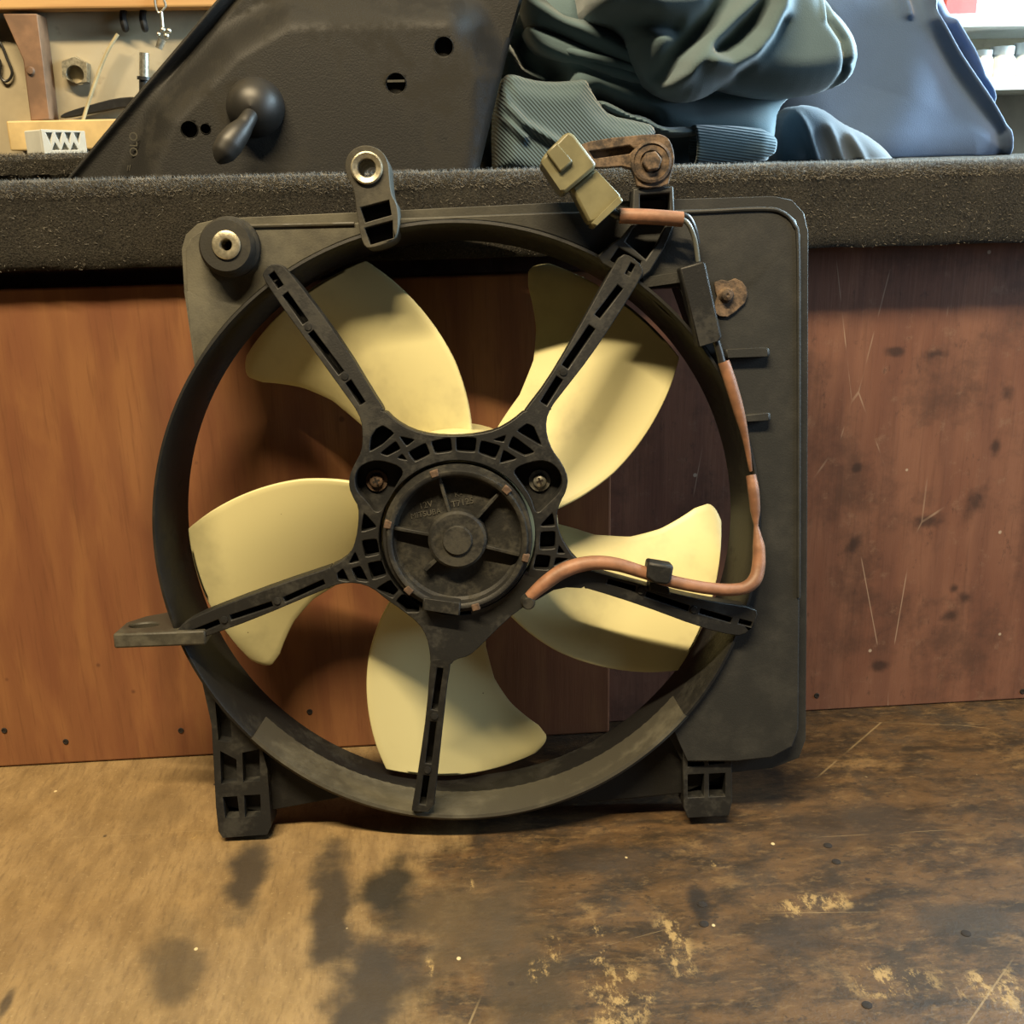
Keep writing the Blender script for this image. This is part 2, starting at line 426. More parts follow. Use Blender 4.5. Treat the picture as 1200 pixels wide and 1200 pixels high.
# ------------------------------------------------------------------ setting
WALLY = 1.22
t = NT('painted_wall'); n = t.noise(9, 5, .6); n2 = t.noise(70, 4)
wc = t.mix(t.ramp(n, .40, .68), (.44, .38, .26), (.29, .25, .17)); wc = t.mix(t.ramp(n2, .62, .75, 0, .6), wc, (.25, .20, .13))
M['wall'] = t.out(wc, .8)
struct(box('wall_back', (-1.6, WALLY, -.9), (2.2, WALLY+.08, 2.2), M['wall'], smooth=0))
struct(box('floor', (-1.6, -1.2, -.95), (2.2, WALLY, -.90), simple('concrete', (.20, .19, .17), .9), smooth=0))

bench = box('workbench', (-1.0, .06, -.05), (1.2, .80, 0), M['bench'], smooth=0)
tag(bench, 'stained wooden workbench top that the fan stands on', 'workbench')
for px, py in [(970, 991), (980, 1010), (823, 1060), (825, 1083), (1132, 1094), (1016, 1178)]:
    q = on_bench(px, py)
    lathe('screw_head', [(.0001, .0006), (.0016, .0007), (.0026, .0003), (.0028, -.0004)], M['hole'], bench, c=(q.x, q.y), seg=12)
fb = box('plywood_board', (-.75, YF, .0005), (.115, YR-.0005, .329), M['ply_front'], smooth=0, bevel=.0015)
tag(fb, 'lower orange-red plywood sheet behind the left of the fan, bright top edge', 'board')
rb = box('plywood_board', (-.75, YR, .0005), (.95, YR+.012, .3395), M['ply_rear'], smooth=0, bevel=.001)
tag(rb, 'scratched dark-spotted red plywood sheet to the right of the fan', 'board')
for b_, Y, pts in ((fb, YF, [(5, 856), (77, 869), (212, 856), (363, 834)]), (rb, YR, [(957, 815), (1198, 810)])):
    for px, py in pts:
        q = on_wall(px, py, Y)
        lathe('screw_hole', [(.0001, .0004), (.0012, .0004), (.0014, .0007), (.0018, .0006), (.0021, 0)], M['hole'], b_, c=(q.x, q.z), seg=12, fr=vert(Y))

# carpeted ledge
LY, LT, LB = .686, .391, .3405
def carpet_strip(name, x0, x1, y0, y1, z0, z1, label, nf, amp):
    prof = [(y1, z0), (y0+.002, z0), (y0, z0+.003)] + [(y0, z0+(z1-z0)*s/5) for s in range(1, 5)]
    prof += [(y0+.009-.009*cos(a), z1-.009+.009*sin(a)) for a in np.linspace(0, pi/2, 6)] + [(y1, z1)]
    vs_, fs = [], []; nx = 160; m = len(prof)
    for i in range(nx+1):
        x = x0+(x1-x0)*i/nx
        for (y, z) in prof: vs_.append((x, y+random.uniform(-1, 1)*.0004, z+random.uniform(-1, 1)*.0004))
    for i in range(nx):
        for j in range(m):
            e = (j+1) % m; fs.append((i*m+j, i*m+e, (i+1)*m+e, (i+1)*m+j))
    fs += [tuple(range(m-1, -1, -1)), tuple(nx*m+j for j in range(m))]
    o = mesh(name, vs_, fs, M['carpet'], smooth=50); tag(o, label, 'shelf')
    v, f = [], []
    for k in range(nf):
        x = random.uniform(x0, x1); a = random.uniform(-.5, 1)
        if a > 0: ang = a*pi/2; q = Vector((x, y0+.009-.009*cos(ang), z1-.009+.009*sin(ang))); nn = Vector((0, -cos(ang), sin(ang)))
        elif a > -.25: q = Vector((x, y0+random.uniform(0, .03), z1)); nn = Vector((0, -.2, 1))
        else: q = Vector((x, y0, random.uniform(z0, z1))); nn = Vector((0, -1, 0))
        d = (nn+Vector((random.gauss(0, .7), random.gauss(0, .5), random.gauss(0, .5)))).normalized()*random.uniform(.4, 1)*amp
        s = d.orthogonal().normalized()*.00013; b = len(v)
        mid = q+d*.6+Vector((random.gauss(0, 1), 0, random.gauss(0, 1)))*.0003
        v += [q-s, q+s, mid+s*.7, mid-s*.7, q+d]; f += [(b, b+1, b+2, b+3), (b+3, b+2, b+4)]
    p = mesh('carpet_pile', v, f, M['fibre'], o, smooth=0); p['kind'] = 'stuff'
    return o
carpet_strip('carpeted_ledge', -.75, .95, LY, 1.03, LB, LT, 'long charcoal carpeted ledge along the top of the plywood', 42000, .0030)
YB = .80
zt = on_wall(50, 181, YB).z
carpet_strip('carpeted_ledge', -.75, -.06, YB, 1.02, LT+.0004, zt, 'raised carpeted step behind the ledge, under the white plastic block', 14000, .0030)

# ------------------------------------------------------------------ the fan
fan = bpy.data.objects.new('radiator_fan', None); COL.objects.link(fan); fan.empty_display_size = .05
fan.matrix_world = Matrix(((FU.x, FV.x, FW.x, FO.x), (FU.y, FV.y, FW.y, FO.y), (FU.z, FV.z, FW.z, FO.z), (0, 0, 0, 1)))
tag(fan, 'black car radiator fan with five cream blades leaning against the plywood', 'fan')

RI = .1745
def arc(r, a0, a1, n, c=AX): return [Vector((c[0]+r*cos(radians(a0+(a1-a0)*i/n)), c[1]+r*sin(radians(a0+(a1-a0)*i/n)))) for i in range(n+1)]
# ring
lathe('shroud_ring', [(RI, .0035), (RI+.0012, .005), (RI+.0028, .0045), (RI+.0032, .002), (RI+.0022, -.0455), (RI-.004, -.047), (RI-.0045, -.0455), (RI-.001, -.012)],
      M['ring'], fan, seg=144, closed=True, smooth=50)
aL = degrees(atan2(*(F(305, 855, .006)-AX).yx)); aR = degrees(atan2(*(F(795, 832, .006)-AX).yx))
lathe('ring_lip', [(RI-.0030, -.040), (RI-.0012, .002), (RI-.0004, .0055), (RI+.0016, .0058), (RI+.0040, .003), (RI+.0036, -.040)],
      M['lip'], fan, seg=60, a0=radians(aL), a1=radians(aR), closed=True, smooth=50)
# shroud plate, flange
GAP = RI+.0031
def ring_arc(pa, pb, w, r=GAP, n=70):
    a0 = degrees(atan2(*(F(*pa, w)-AX).yx)); a1 = degrees(atan2(*(F(*pb, w)-AX).yx))
    if a1 < a0: a1 += 360
    return arc(r, a0, a1, n)
w = 0.0
pl = FL([(229, 436), (219, 340), (217, 295), (222, 280), (236, 270), (262, 265), (415, 261), (455, 256), (640, 249), (742, 247), (900, 243), (920, 247), (933, 258),
         (938, 275), (938, 600), (936, 855), (929, 875), (905, 888), (860, 893), (806, 893)], w)
hole_tri = FL([(752, 338), (796, 336), (818, 398), (800, 384), (775, 362)], w)
plate = prism('shroud_plate', [pl+ring_arc((806, 870), (229, 445), w), hole_tri], -.007, w, M['panel'], fan, smooth=30, bevel=.0015)
w = -.009
fl = FL([(230, 440), (216, 340), (213, 292), (218, 275), (232, 262), (258, 256), (415, 249), (640, 238), (742, 235), (905, 230), (927, 234), (942, 250),
         (947, 272), (946, 600), (944, 866), (936, 888), (905, 900), (860, 905), (806, 905)], w)
prism('shroud_flange', [fl+ring_arc((806, 880), (230, 450), w), FL([(752, 338), (796, 336), (818, 398), (800, 384), (775, 362)], w)], -.034, -.0085, M['panel'], fan, smooth=30, bevel=.0012)
tube('bead', chaikin([P3(*q, .0003) for q in [(292, 265), (415, 262)]], 1, False), .0012, M['shroud'], fan, 8)
tube('bead', spline([P3(*q, .0003) for q in [(738, 251), (820, 248), (895, 245), (918, 250), (931, 264), (935, 285), (936, 400), (936, 700)]], 6), .0012, M['panel'], fan, 8)
for pts in ([(848, 409), (902, 407), (902, 418), (849, 420)], [(870, 486), (903, 483), (903, 493), (872, 495)]):
    prism('stiffening_rib', [FL(pts, .004)], -.001, .0055, M['panel'], fan, bevel=.0015)
tube('moulded_circle', [P3(961+8.5*cos(a)-0-99, 669-8.5*sin(a)*1.0+0, .0002)+Vector((.05*0, 0, 0)) for a in np.linspace(0, 2*pi, 25)[:-1]], .0004, M['panel'], fan, 6, closed=True) if False else None

# upper left bushing
q = F(268, 292, .0)
lathe('bushing_collar', [(.0168, -.001), (.0168, .004), (.0152, .006), (.0150, .0120), (.0138, .0140), (.0075, .0142), (.0075, .004)], M['rubber'], fan, c=F(265, 288, .012), seg=40)
lathe('bushing_sleeve', [(.0078, .004), (.0078, .0152), (.0068, .0158), (.0036, .0156), (.0030, .0145), (.0030, .0)], M['steel'], fan, c=F(265, 287, .015), seg=32)
lathe('sleeve_bore', [(.0001, .002), (.0034, .002)], M['hole'], fan, c=F(265, 287, .015), seg=24)
# upper left ear
w = .015
ear = FL([(404, 196), (406, 184), (413, 175), (424, 170), (437, 171), (449, 178), (455, 190), (456, 205), (458, 228), (466, 240), (467, 268), (462, 282), (436, 291), (425, 289), (418, 250), (415, 222), (407, 208)], w)
w1_ = FL([(422, 243), (456, 234), (459, 252), (428, 261)], w); w2_ = FL([(427, 267), (460, 258), (461, 279), (434, 287)], w)
bore = [q for q in arc(.0046, 0, 360, 24, F(430, 197, w))[:-1]]
prism('mounting_ear', [chaikin(ear, 2), w1_, w2_, bore], -.014, w, M['shroud'], fan, bevel=.0010)
prism('ear_back', [[Vector(q) for q in FL([(419, 240), (460, 231), (464, 279), (430, 289)], .006)]], .0054, .0064, M['black'], fan)
lathe('ear_sleeve', [(.0088, .0135), (.0086, .0167), (.0078, .0171), (.0052, .0161), (.0046, .0145), (.0044, -.013)], M['steel'], fan, c=F(430, 197, w), seg=36)
# upper right ear and rusty link
w = .006
earR = FL([(742, 221), (789, 218), (791, 262), (779, 290), (762, 318), (745, 332), (705, 308), (700, 300), (716, 286), (729, 277), (741, 262)], w)
prism('mounting_ear', [earR, FL([(750, 228), (785, 226), (785, 247), (750, 249)], w), FL([(742, 268), (752, 260), (783, 258), (771, 283), (757, 304), (733, 283)], w),
                       FL([(715, 305), (725, 290), (752, 306), (745, 322)], w)], -.012, w, M['panel'], fan, bevel=.0008)
prism('ear_back', [FL([(744, 224), (787, 222), (788, 262), (757, 315), (712, 305), (744, 262)], 0)], -.016, -.0125, M['black'], fan)
prism('ear_strut', [FL([(752, 325), (800, 318), (800, 331), (752, 338)], .003)], -.006, .003, M['panel'], fan, bevel=.0008)
w = .008
link = FL([(672, 172), (700, 163), (770, 156), (782, 160), (789, 172), (791, 190), (786, 205), (783, 219), (747, 221), (745, 208), (738, 194), (700, 197), (676, 196)], w)
slot = FL([(690, 177), (738, 170), (744, 174), (738, 180), (696, 186)], w)
lk = prism('rusty_link', [chaikin(link, 1), slot], .002, w, M['rust'], fan, bevel=.0010); lk['label'] = 'rusty steel link plate bolted to the upper ear'
prism('link_back', [FL([(688, 176), (745, 168), (745, 184), (690, 188)], .002)], .0005, .002, M['rust'], lk)
c_ = F(763, 190, w)
lathe('flange_bolt', [(.0115, w-.001), (.0112, w+.0014), (.0098, w+.0020), (.0096, w+.0012), (.0062, w+.0012)], M['rust'], lk, c=c_, seg=32)
hexa = [Vector((c_.x+.0056*cos(radians(60*i+8)), c_.y+.0056*sin(radians(60*i+8)))) for i in range(6)]
prism('bolt_head', [hexa], w, w+.0045, M['rust'], lk, bevel=.0008)

# rusty screw plate on the panel
c_ = F(853, 347, .001)
pts = [Vector((c_.x+.0112*r*cos(a), c_.y+.0112*r*sin(a))) for a, r in zip(np.linspace(0, 2*pi, 17)[:-1], [1, 1.02, 1, .95, .75, .9, 1.0, .7, .55, .7, 1.05, 1.1, 1.05, .9, .85, .95])]
sp = prism('clip_plate', [pts], 0, .0018, M['rust'], fan, bevel=.0005); sp['label'] = 'rusty speed clip with a small screw'
lathe('screw', [(.0001, .006), (.0012, .0065), (.0030, .0055), (.0040, .0025), (.0045, .0018)], M['rust'], sp, c=F(852, 346, .004), seg=18)

# feet
def foot(out, wins, wf, wb):
    def clear(l):
        r = []
        for q in l:
            d = q-AX; m = RI+.0036
            r.append(q if d.length > m else AX+d.normalized()*m)
        return r
    f = prism('foot', [clear(FL(out, wf))]+[FL(q, wf) for q in wins], wb, wf, M['spider'], fan, bevel=.0007)
    prism('foot_back', [clear(FL(out, wf))], wb-.0015, wb-.00002, M['black'], f)
foot([(236, 745), (243, 782), (248, 850), (253, 945), (256, 974), (261, 982), (313, 978), (318, 968), (313, 900), (308, 865), (300, 842), (275, 805), (250, 765)],
     [[(261, 934), (278, 933), (281, 958), (264, 959)], [(286, 932), (305, 931), (306, 956), (287, 958)], [(258, 880), (277, 890), (278, 917), (259, 919)],
      [(284, 882), (304, 878), (305, 915), (285, 917)], [(252, 822), (270, 845), (272, 870), (256, 868)]], -.004, -.020)
foot([(850, 735), (858, 735), (857, 840), (858, 940), (854, 956), (806, 959), (801, 946), (800, 842), (812, 820), (835, 780)],
     [[(806, 908), (825, 907), (825, 934), (806, 935)], [(831, 907), (850, 906), (850, 933), (831, 934)], [(806, 868), (825, 866), (825, 897), (806, 899)],
      [(831, 862), (849, 860), (849, 894), (831, 896)], [(838, 815), (850, 800), (850, 850), (838, 853)]], -.004, -.020)

for arc_ab, rest in (((258, 800), (428, 936)), [(308, 952), (254, 944)]), (((640, 934), (850, 785)), [(852, 908), (800, 930), (700, 940)]):
    prism('corner_plate', [ring_arc(*arc_ab, -.012, GAP-.0008, 30)+FL(rest, -.012)], -.034, -.012, M['ring'], fan, bevel=.0008)
# tab on the left: flat lug with a bolt hole, at right angles to the ring
w0_ = .012
tl = F(132, 743, w0_); vt = tl.y
def on_v(x, y, v):
    P = hit(x, y, FO+v*FV, FV)-FO; return Vector((P.dot(FU), P.dot(FW)))
lug = [on_v(132, 743, vt), on_v(148, 729, vt), on_v(170, 722, vt), on_v(208, 715, vt), Vector((F(236, 735, .012).x, -.012)), Vector((F(240, 740, .012).x, .012)), Vector((F(205, 745, w0_).x, w0_))]
hc = on_v(169, 732, vt)
hl = [Vector((hc.x+.0088*cos(a), hc.y+.0065*sin(a))) for a in np.linspace(0, 2*pi, 25)[:-1]]
prism('lug', [lug, hl], vt-.0088, vt, M['shroud'], fan, fr=lambda a, b, c: (a, c, b), bevel=.0012)

# motor bracket: hub + spokes
def wS(u, v):
    r = hypot(u-AX.x, v-AX.y)
    return .022 if r < .072 else max(.0085, .022-(r-.072)*.135)
TH = .012
wSb = lambda u, v: wS(u, v)-TH
wF0 = lambda u, v: wS(u, v)-TH-.0015
wF1 = lambda u, v: wS(u, v)-TH+.0002
def crop(pts): return [(390+x/4, 470+y/4) for x, y in pts]
hub = [(416, 478), (423, 492), (425, 508), (424, 528), (416, 543), (409, 558), (409, 572), (414, 584), (420, 594), (420, 612), (417, 632), (412, 646), (402, 657), (384, 666),
       (380, 691), (398, 684), (418, 683), (436, 689), (452, 702), (472, 716), (490, 730), (500, 746), (504, 766), (504, 778), (528, 780), (533, 773), (550, 769), (562, 758), (582, 738), (606, 716),
       (630, 703), (655, 688), (690, 690), (690, 668), (674, 655), (662, 638), (655, 622), (652, 604), (656, 590), (664, 575), (666, 560), (660, 545), (648, 529), (641, 511), (640, 492), (646, 477),
       (616, 480), (601, 493), (582, 504), (560, 509), (535, 511), (505, 510), (482, 504), (463, 493), (450, 480)]
pk = [crop(p) for p in (
    [(178, 170), (205, 130), (235, 115), (290, 150), (230, 205), (172, 238)], [(222, 245), (295, 188), (318, 225), (255, 257)], [(312, 165), (385, 182), (345, 212)], [(303, 268), (325, 248), (348, 278)],
    [(353, 240), (435, 196), (457, 250), (385, 285)], [(460, 190), (552, 170), (560, 236), (480, 247)], [(578, 170), (674, 172), (667, 240), (580, 234)], [(695, 185), (787, 210), (762, 272), (683, 242)],
    [(752, 182), (812, 160), (802, 192)], [(845, 163), (948, 240), (900, 257), (822, 215)], [(862, 140), (910, 106), (942, 120), (982, 212)], [(800, 228), (864, 270), (782, 292)],
    [(1030, 522), (1042, 586), (970, 587)], [(974, 614), (1044, 611), (1042, 692), (970, 696)], [(1060, 676), (1088, 714), (1053, 714)], [(955, 720), (1022, 727), (1012, 792), (940, 787)],
    [(1045, 735), (1105, 740), (1036, 775)],
    [(145, 522), (208, 592), (133, 614)], [(136, 654), (206, 646), (220, 717), (152, 732)], [(105, 706), (124, 752), (75, 762)], [(163, 760), (230, 748), (252, 817), (185, 838)],
    [(88, 786), (130, 773), (168, 848), (112, 842)], [(20, 808), (48, 785), (78, 848), (25, 838)], [(203, 880), (270, 838), (308, 888), (280, 924)], [(296, 938), (330, 903), (405, 928), (405, 990), (345, 990)])]
td = [crop(p) for p in ([(103, 385), (108, 330), (150, 290), (222, 275), (345, 318), (292, 400), (255, 470), (208, 535), (160, 470), (115, 425)],
                        [(836, 318), (960, 275), (1032, 290), (1077, 350), (1072, 420), (1000, 490), (952, 535), (930, 450), (880, 380)])]
hubl = chaikin(FL(hub, wS), 1)
CH = .0445
circ = arc(CH, 0, 360, 72)[:-1]
br = prism('motor_bracket', [hubl, circ]+[corner(FL(p, wS), .2) for p in pk]+[chaikin(FL(p, wS), 2) for p in td], wSb, wS, M['spider'], fan, bevel=.0006)
prism('pocket_floor', [[AX+(q-AX)*.985 for q in hubl], circ], wF0, wF1, M['spider'], br)
def screw(px, py, m, nm='bracket_screw'):
    c = F(px, py, .018); b = .0105
    s = lathe(nm, [(.0001, b+.0040), (.0020, b+.0040), (.0036, b+.0030), (.0042, b+.0012), (.0062, b+.0010), (.0062, b)], m, br, c=c, seg=24)
screw(440, 565, M['rustlight']); screw(633, 565, M['bright'])
for px, py in ((440, 565), (633, 565)):
    c = F(px, py, .0185)
    for a in (.35, .35+pi/2):
        d = Vector((cos(a), sin(a)))*.0021; e = Vector((-d.y, d.x))*.28
        prism('cross_recess', [[c+d+e, c-d+e, c-d-e, c+d-e]], .0135, .01468, M['hole'], br)

def spoke(out, slots, nubs, tipw=None):
    f = tipw or wS
    o = chaikin(FL(out, f), 1)
    sl = []
    for (x0, y0, x1, y1, hw) in slots:
        d = Vector((x1-x0, y1-y0)); nn = Vector((-d.y, d.x)).normalized()*hw
        sl.append(FL([(x0+nn.x, y0+nn.y), (x1+nn.x, y1+nn.y), (x1-nn.x, y1-nn.y), (x0-nn.x, y0-nn.y)], f))
    s = prism('spoke', [o]+sl, lambda u, v: f(u, v)-TH, f, M['spider'], fan, bevel=.0006)
    cc = sum(o, Vector((0, 0)))/len(o)
    prism('slot_floor', [[cc+(q-cc)*.985 for q in o]], lambda u, v: f(u, v)-TH-.0012, lambda u, v: f(u, v)-TH+.0002, M['black'], s)
    for x, y in nubs:
        q = Fw(x, y, f); b = f(q.x, q.y)
        lathe('ejector_pin', [(.0001, b+.0009), (.0020, b+.0008), (.0023, b-.0005)], M['spider'], s, c=q, seg=14)
spoke([(309, 318), (307, 324), (325, 352), (365, 407), (400, 456), (416, 478), (418, 483), (448, 483), (450, 480), (438, 462), (405, 407), (360, 345), (334, 313), (326, 309), (315, 310)],
      [(318, 320, 329, 336, 4), (334, 344, 358, 378, 4), (364, 389, 400, 437, 4), (408, 447, 425, 473, 4)], [(404, 441), (361, 383)])
spoke([(728, 297), (716, 316), (670, 399), (640, 449), (616, 480), (614, 484), (646, 482), (646, 477), (660, 459), (692, 418), (722, 373), (754, 322), (753, 312), (740, 300)],
      [(742, 309, 735, 322, 3.0), (727, 336, 700, 371, 4), (694, 383, 662, 430, 4.5), (656, 443, 637, 473, 4.5)], [(660, 436)])
spoke([(384, 666), (372, 670), (330, 684), (270, 706), (225, 724), (208, 736), (206, 748), (214, 753), (234, 749), (300, 725), (380, 691), (390, 688), (388, 664)],
      [(380, 682, 333, 703, 3.2), (319, 708, 270, 724, 3.2), (257, 729, 222, 743, 3.2)], [(325, 704), (263, 726)])
spoke([(690, 668), (684, 664), (684, 690), (690, 690), (750, 709), (820, 735), (862, 746), (878, 741), (888, 722), (886, 713), (840, 706), (800, 698), (740, 682)],
      [(712, 681, 745, 690, 3.2), (757, 696, 807, 713, 3.4), (820, 716, 857, 727, 3.2), (866, 728, 881, 732, 3)], [(751, 692), (813, 714)])
spoke([(504, 778), (505, 772), (528, 772), (528, 780), (524, 804), (518, 860), (512, 916), (508, 952), (482, 952), (483, 945), (492, 890), (500, 832)],
      [(516, 783, 509, 832, 3.6), (508, 846, 502, 895, 3.6), (500, 909, 495, 943, 3.6)], [(509, 839), (501, 902)])

# motor
Z = .0285
lathe('motor', [(.0001, Z-.0095), (.0345, Z-.0095), (.0362, Z-.008), (.0366, Z-.001), (.0378, Z), (.0392, Z), (.0400, Z-.0010), (.0400, Z-.0040), (.0418, Z-.0042), (.0425, Z-.006), (.0425, -.03), (.0001, -.03)],
      M['motor'], fan, seg=96, smooth=40)
mo = bpy.data.objects['motor']
lathe('motor_boss', [(.0001, Z+.0008), (.0078, Z+.0008), (.0084, Z+.0002), (.0086, Z-.0008), (.0150, Z-.0008), (.0164, Z-.0020), (.0172, Z-.0096)], M['motor'], mo, seg=56)
cM = AX
def rad(a, r): return Vector((AX.x+r*cos(radians(a)), AX.y+r*sin(radians(a))))
for a, r1 in ((168, .0364), (104, .0364), (46, .0364), (-17, .0364), (-138, .026)):
    e = Vector((-sin(radians(a)), cos(radians(a))))*.0010
    A, B = rad(a, .0162), rad(a, r1)
    prism('motor_rib', [[A-e, B-e, B+e, A+e]], Z-.010, lambda u, v: Z-.0030-.06*(hypot(u-AX.x, v-AX.y)-.016), M['motor'], mo, bevel=.0004)
for px, py in ((509, 555), (591, 577), (451, 614), (616, 654), (477, 694), (558, 713)):
    q = F(px, py, Z); a = atan2(q.y-AX.y, q.x-AX.x); d = Vector((cos(a), sin(a))); e = Vector((-d.y, d.x)); c = AX+d*.0398
    tb = prism('crimp_tab', [[c+d*.0020+e*.0024, c-d*.0020+e*.0022, c-d*.0020-e*.0022, c+d*.0020-e*.0024]], Z-.003, Z+.0006, M['rustlight'], mo, bevel=.0005)
prism('motor_key', [FL([(496, 700), (540, 706), (539, 721), (495, 714)], Z)], Z-.012, Z+.0015, M['motor'], mo, bevel=.0008)
lathe('cable_shroud', [(.0430, Z-.018), (.0430, Z-.006), (.0475, Z-.007), (.0490, Z-.018)], M['motor'], mo, seg=24, a0=radians(-82), a1=radians(-28), closed=True)
def text(body, px, py, w, size, rot, mat, parent):
    cu = bpy.data.curves.new('lettering', 'FONT'); cu.body = body; cu.size = size; cu.extrude = .00018; cu.align_x = 'CENTER'; cu.align_y = 'CENTER'
    o = bpy.data.objects.new('tmp', cu); COL.objects.link(o); bpy.context.view_layer.update()
    me = bpy.data.meshes.new_from_object(o.evaluated_get(bpy.context.evaluated_depsgraph_get())); bpy.data.objects.remove(o); bpy.data.curves.remove(cu)
    q = F(px, py, w)
    me.transform(Matrix.Translation((q.x, q.y, w)) @ Matrix.Rotation(radians(rot), 4, 'Z'))
    me.name = 'lettering'; ob = bpy.data.objects.new('lettering', me)
    finish(ob, mat, parent, smooth=0); ob['label'] = 'raised moulded lettering'; return ob
zt_ = Z-.0093
text('12V', 499, 592, zt_, .0050, 12, M['letter'], mo)
text('MITSUBA', 499, 602, zt_, .0044, 9, M['letter'], mo)
text('T7125', 542, 589, zt_, .0050, 9, M['letter'], mo)
text('K-', 537, 579, zt_, .0046, 9, M['letter'], mo)

# blades
BP = [(28, 57), (24.2, 85), (25, 108), (28.2, 127.5), (31.2, 140), (33.6, 150), (34.4, 158), (33.4, 164), (30.5, 166.3), (23, 166.3), (12, 166), (4, 166), (-2.7, 166.8),
      (-6.8, 152), (-11, 136), (-16, 117), (-21, 98), (-26, 76), (-30, 57)]
def blade_mesh():
    # between leading edge and trailing edge at each radius
    tr = sorted([(r, a) for a, r in BP[:9]]); ld = sorted([(r, a) for a, r in BP[12:]])
    N, K = 40, 22; vs_, fs = [], []
    for i in range(N+1):
        r = 57+(166.4-57)*(1-(1-i/N)**1.35)
        a1 = float(np.interp(r, [q[0] for q in tr], [q[1] for q in tr])); a0 = float(np.interp(r, [q[0] for q in ld], [q[1] for q in ld]))
        if r > 158: a1 = 34.4-3.9*((r-158)/8.4)**2.2
        for j in range(K+1):
            s_ = j/K; a = a0+(a1-a0)*s_
            camber = .006*sin(pi*s_)*(r/166)
            vs_.append((r*.001*cos(radians(a)), r*.001*sin(radians(a)), -.030-.00078*a*(.75+.25*r/166)+camber-.004))
    for i in range(N):
        for j in range(K):
            p = i*(K+1)+j; fs.append((p, p+K+1, p+K+2, p+1))
    me = bpy.data.meshes.new('blade'); me.from_pydata(vs_, [], fs); me.update(); me.materials.append(M['blade'])
    me.polygons.foreach_set('use_smooth', [True]*len(me.polygons)); return me
bm_ = blade_mesh()
for k in range(5):
    o = bpy.data.objects.new('blade', bm_); COL.objects.link(o); o.parent = fan
    o.location = (AX.x, AX.y, 0); o.rotation_euler = (0, 0, radians(38+72*k))
    m_ = o.modifiers.new('thick', 'SOLIDIFY'); m_.thickness = .0028; m_.offset = 0
    b = o.modifiers.new('round', 'BEVEL'); b.width = .0009; b.segments = 2; b.limit_method = 'ANGLE'; b.angle_limit = radians(50)
lathe('fan_hub', [(.0001, .002), (.052, .002), (.0578, -.002), (.0590, -.008), (.0590, -.060), (.0001, -.060)], M['blade'], fan, seg=72)

# wiring
cn = prism('connector', [FL([(633, 189), (638, 181), (660, 158), (667, 154), (673, 158), (699, 192), (696, 198), (664, 225), (658, 226)], .026)], .004, .026, M['olive'], fan, bevel=.0022)
cn['label'] = 'olive-green two-part plug'
prism('latch', [FL([(640, 178), (652, 166), (672, 189), (657, 202)], .029)], .025, .0285, M['olive'], cn, bevel=.0010)
prism('plug_body', [FL([(668, 219), (697, 197), (729, 231), (725, 238), (699, 260), (690, 262)], .022)], .005, .022, M['olive'], cn, bevel=.0018)
prism('plug_collar', [FL([(692, 262), (726, 229), (731, 235), (698, 266)], .0235)], .004, .0235, M['olive'], cn, bevel=.0010)
def wire(nm, pts, rad_, m, parent=fan, n=8, flat=1.0):
    return tube(nm, spline([P3(x, y, w) for x, y, w in pts], n), rad_, m, parent, 12, flat=flat, smooth=60)
wire('wire', [(715, 246, .013), (722, 251, .0135), (735, 254, .014)], .0026, M['wireblack'])
wire('wire_sleeve', [(726, 253, .014), (760, 254, .0145), (800, 257, .014)], .0042, M['terracotta'])
wire('wire', [(795, 255, .015), (806, 262, .014), (814, 280, .011), (818, 306, .008)], .0014, M['wiregrey'])
wire('wire', [(796, 252, .012), (806, 255, .011), (813, 268, .009), (817, 285, .006)], .0018, M['wireblack'])
prism('taped_joint', [FL([(796, 314), (823, 306), (827, 308), (846, 394), (844, 399), (818, 407)], .012)], .001, .012, M['spider'], fan, bevel=.002)
wire('wire', [(838, 396, .008), (843, 412, .008), (847, 428, .008)], .0022, M['wireblack'])
wire('wire_sleeve', [(848, 424, .008), (856, 448, .0085), (866, 482, .008), (874, 515, .006), (880, 552, .004)], [.0034, .0036, .0032, .0020, .0010], M['terracotta'])
wire('wire_sleeve', [(880, 557, .006), (883, 575, .008), (885, 598, .008), (886, 616, .009), (889, 640, .011), (889, 662, .013), (884, 680, .016), (868, 690, .018), (835, 690, .020), (790, 682, .022),
                     (755, 671, .023), (720, 661, .024), (690, 660, .025), (662, 668, .026), (638, 684, .027), (620, 700, .027)],
     [.0030, .0034, .0030, .0013, .0036, .0040, .0040, .0036, .0036, .0037, .0038, .0040, .0042, .0045, .0042, .0032], M['terracotta'])
prism('cable_clip', [FL([(760, 658), (790, 663), (787, 680), (782, 686), (767, 684), (757, 677)], .028)], .016, .028, M['spider'], fan, bevel=.0015)
prism('clip_stem', [FL([(762, 682), (784, 688), (786, 698), (760, 692)], .018)], .006, .018, M['spider'], fan, bevel=.0008)
lathe('wire_grommet', [(.0001, .031), (.003, .031), (.0042, .028), (.0042, .016)], M['motor'], fan, c=F(619, 706, .028), seg=18)

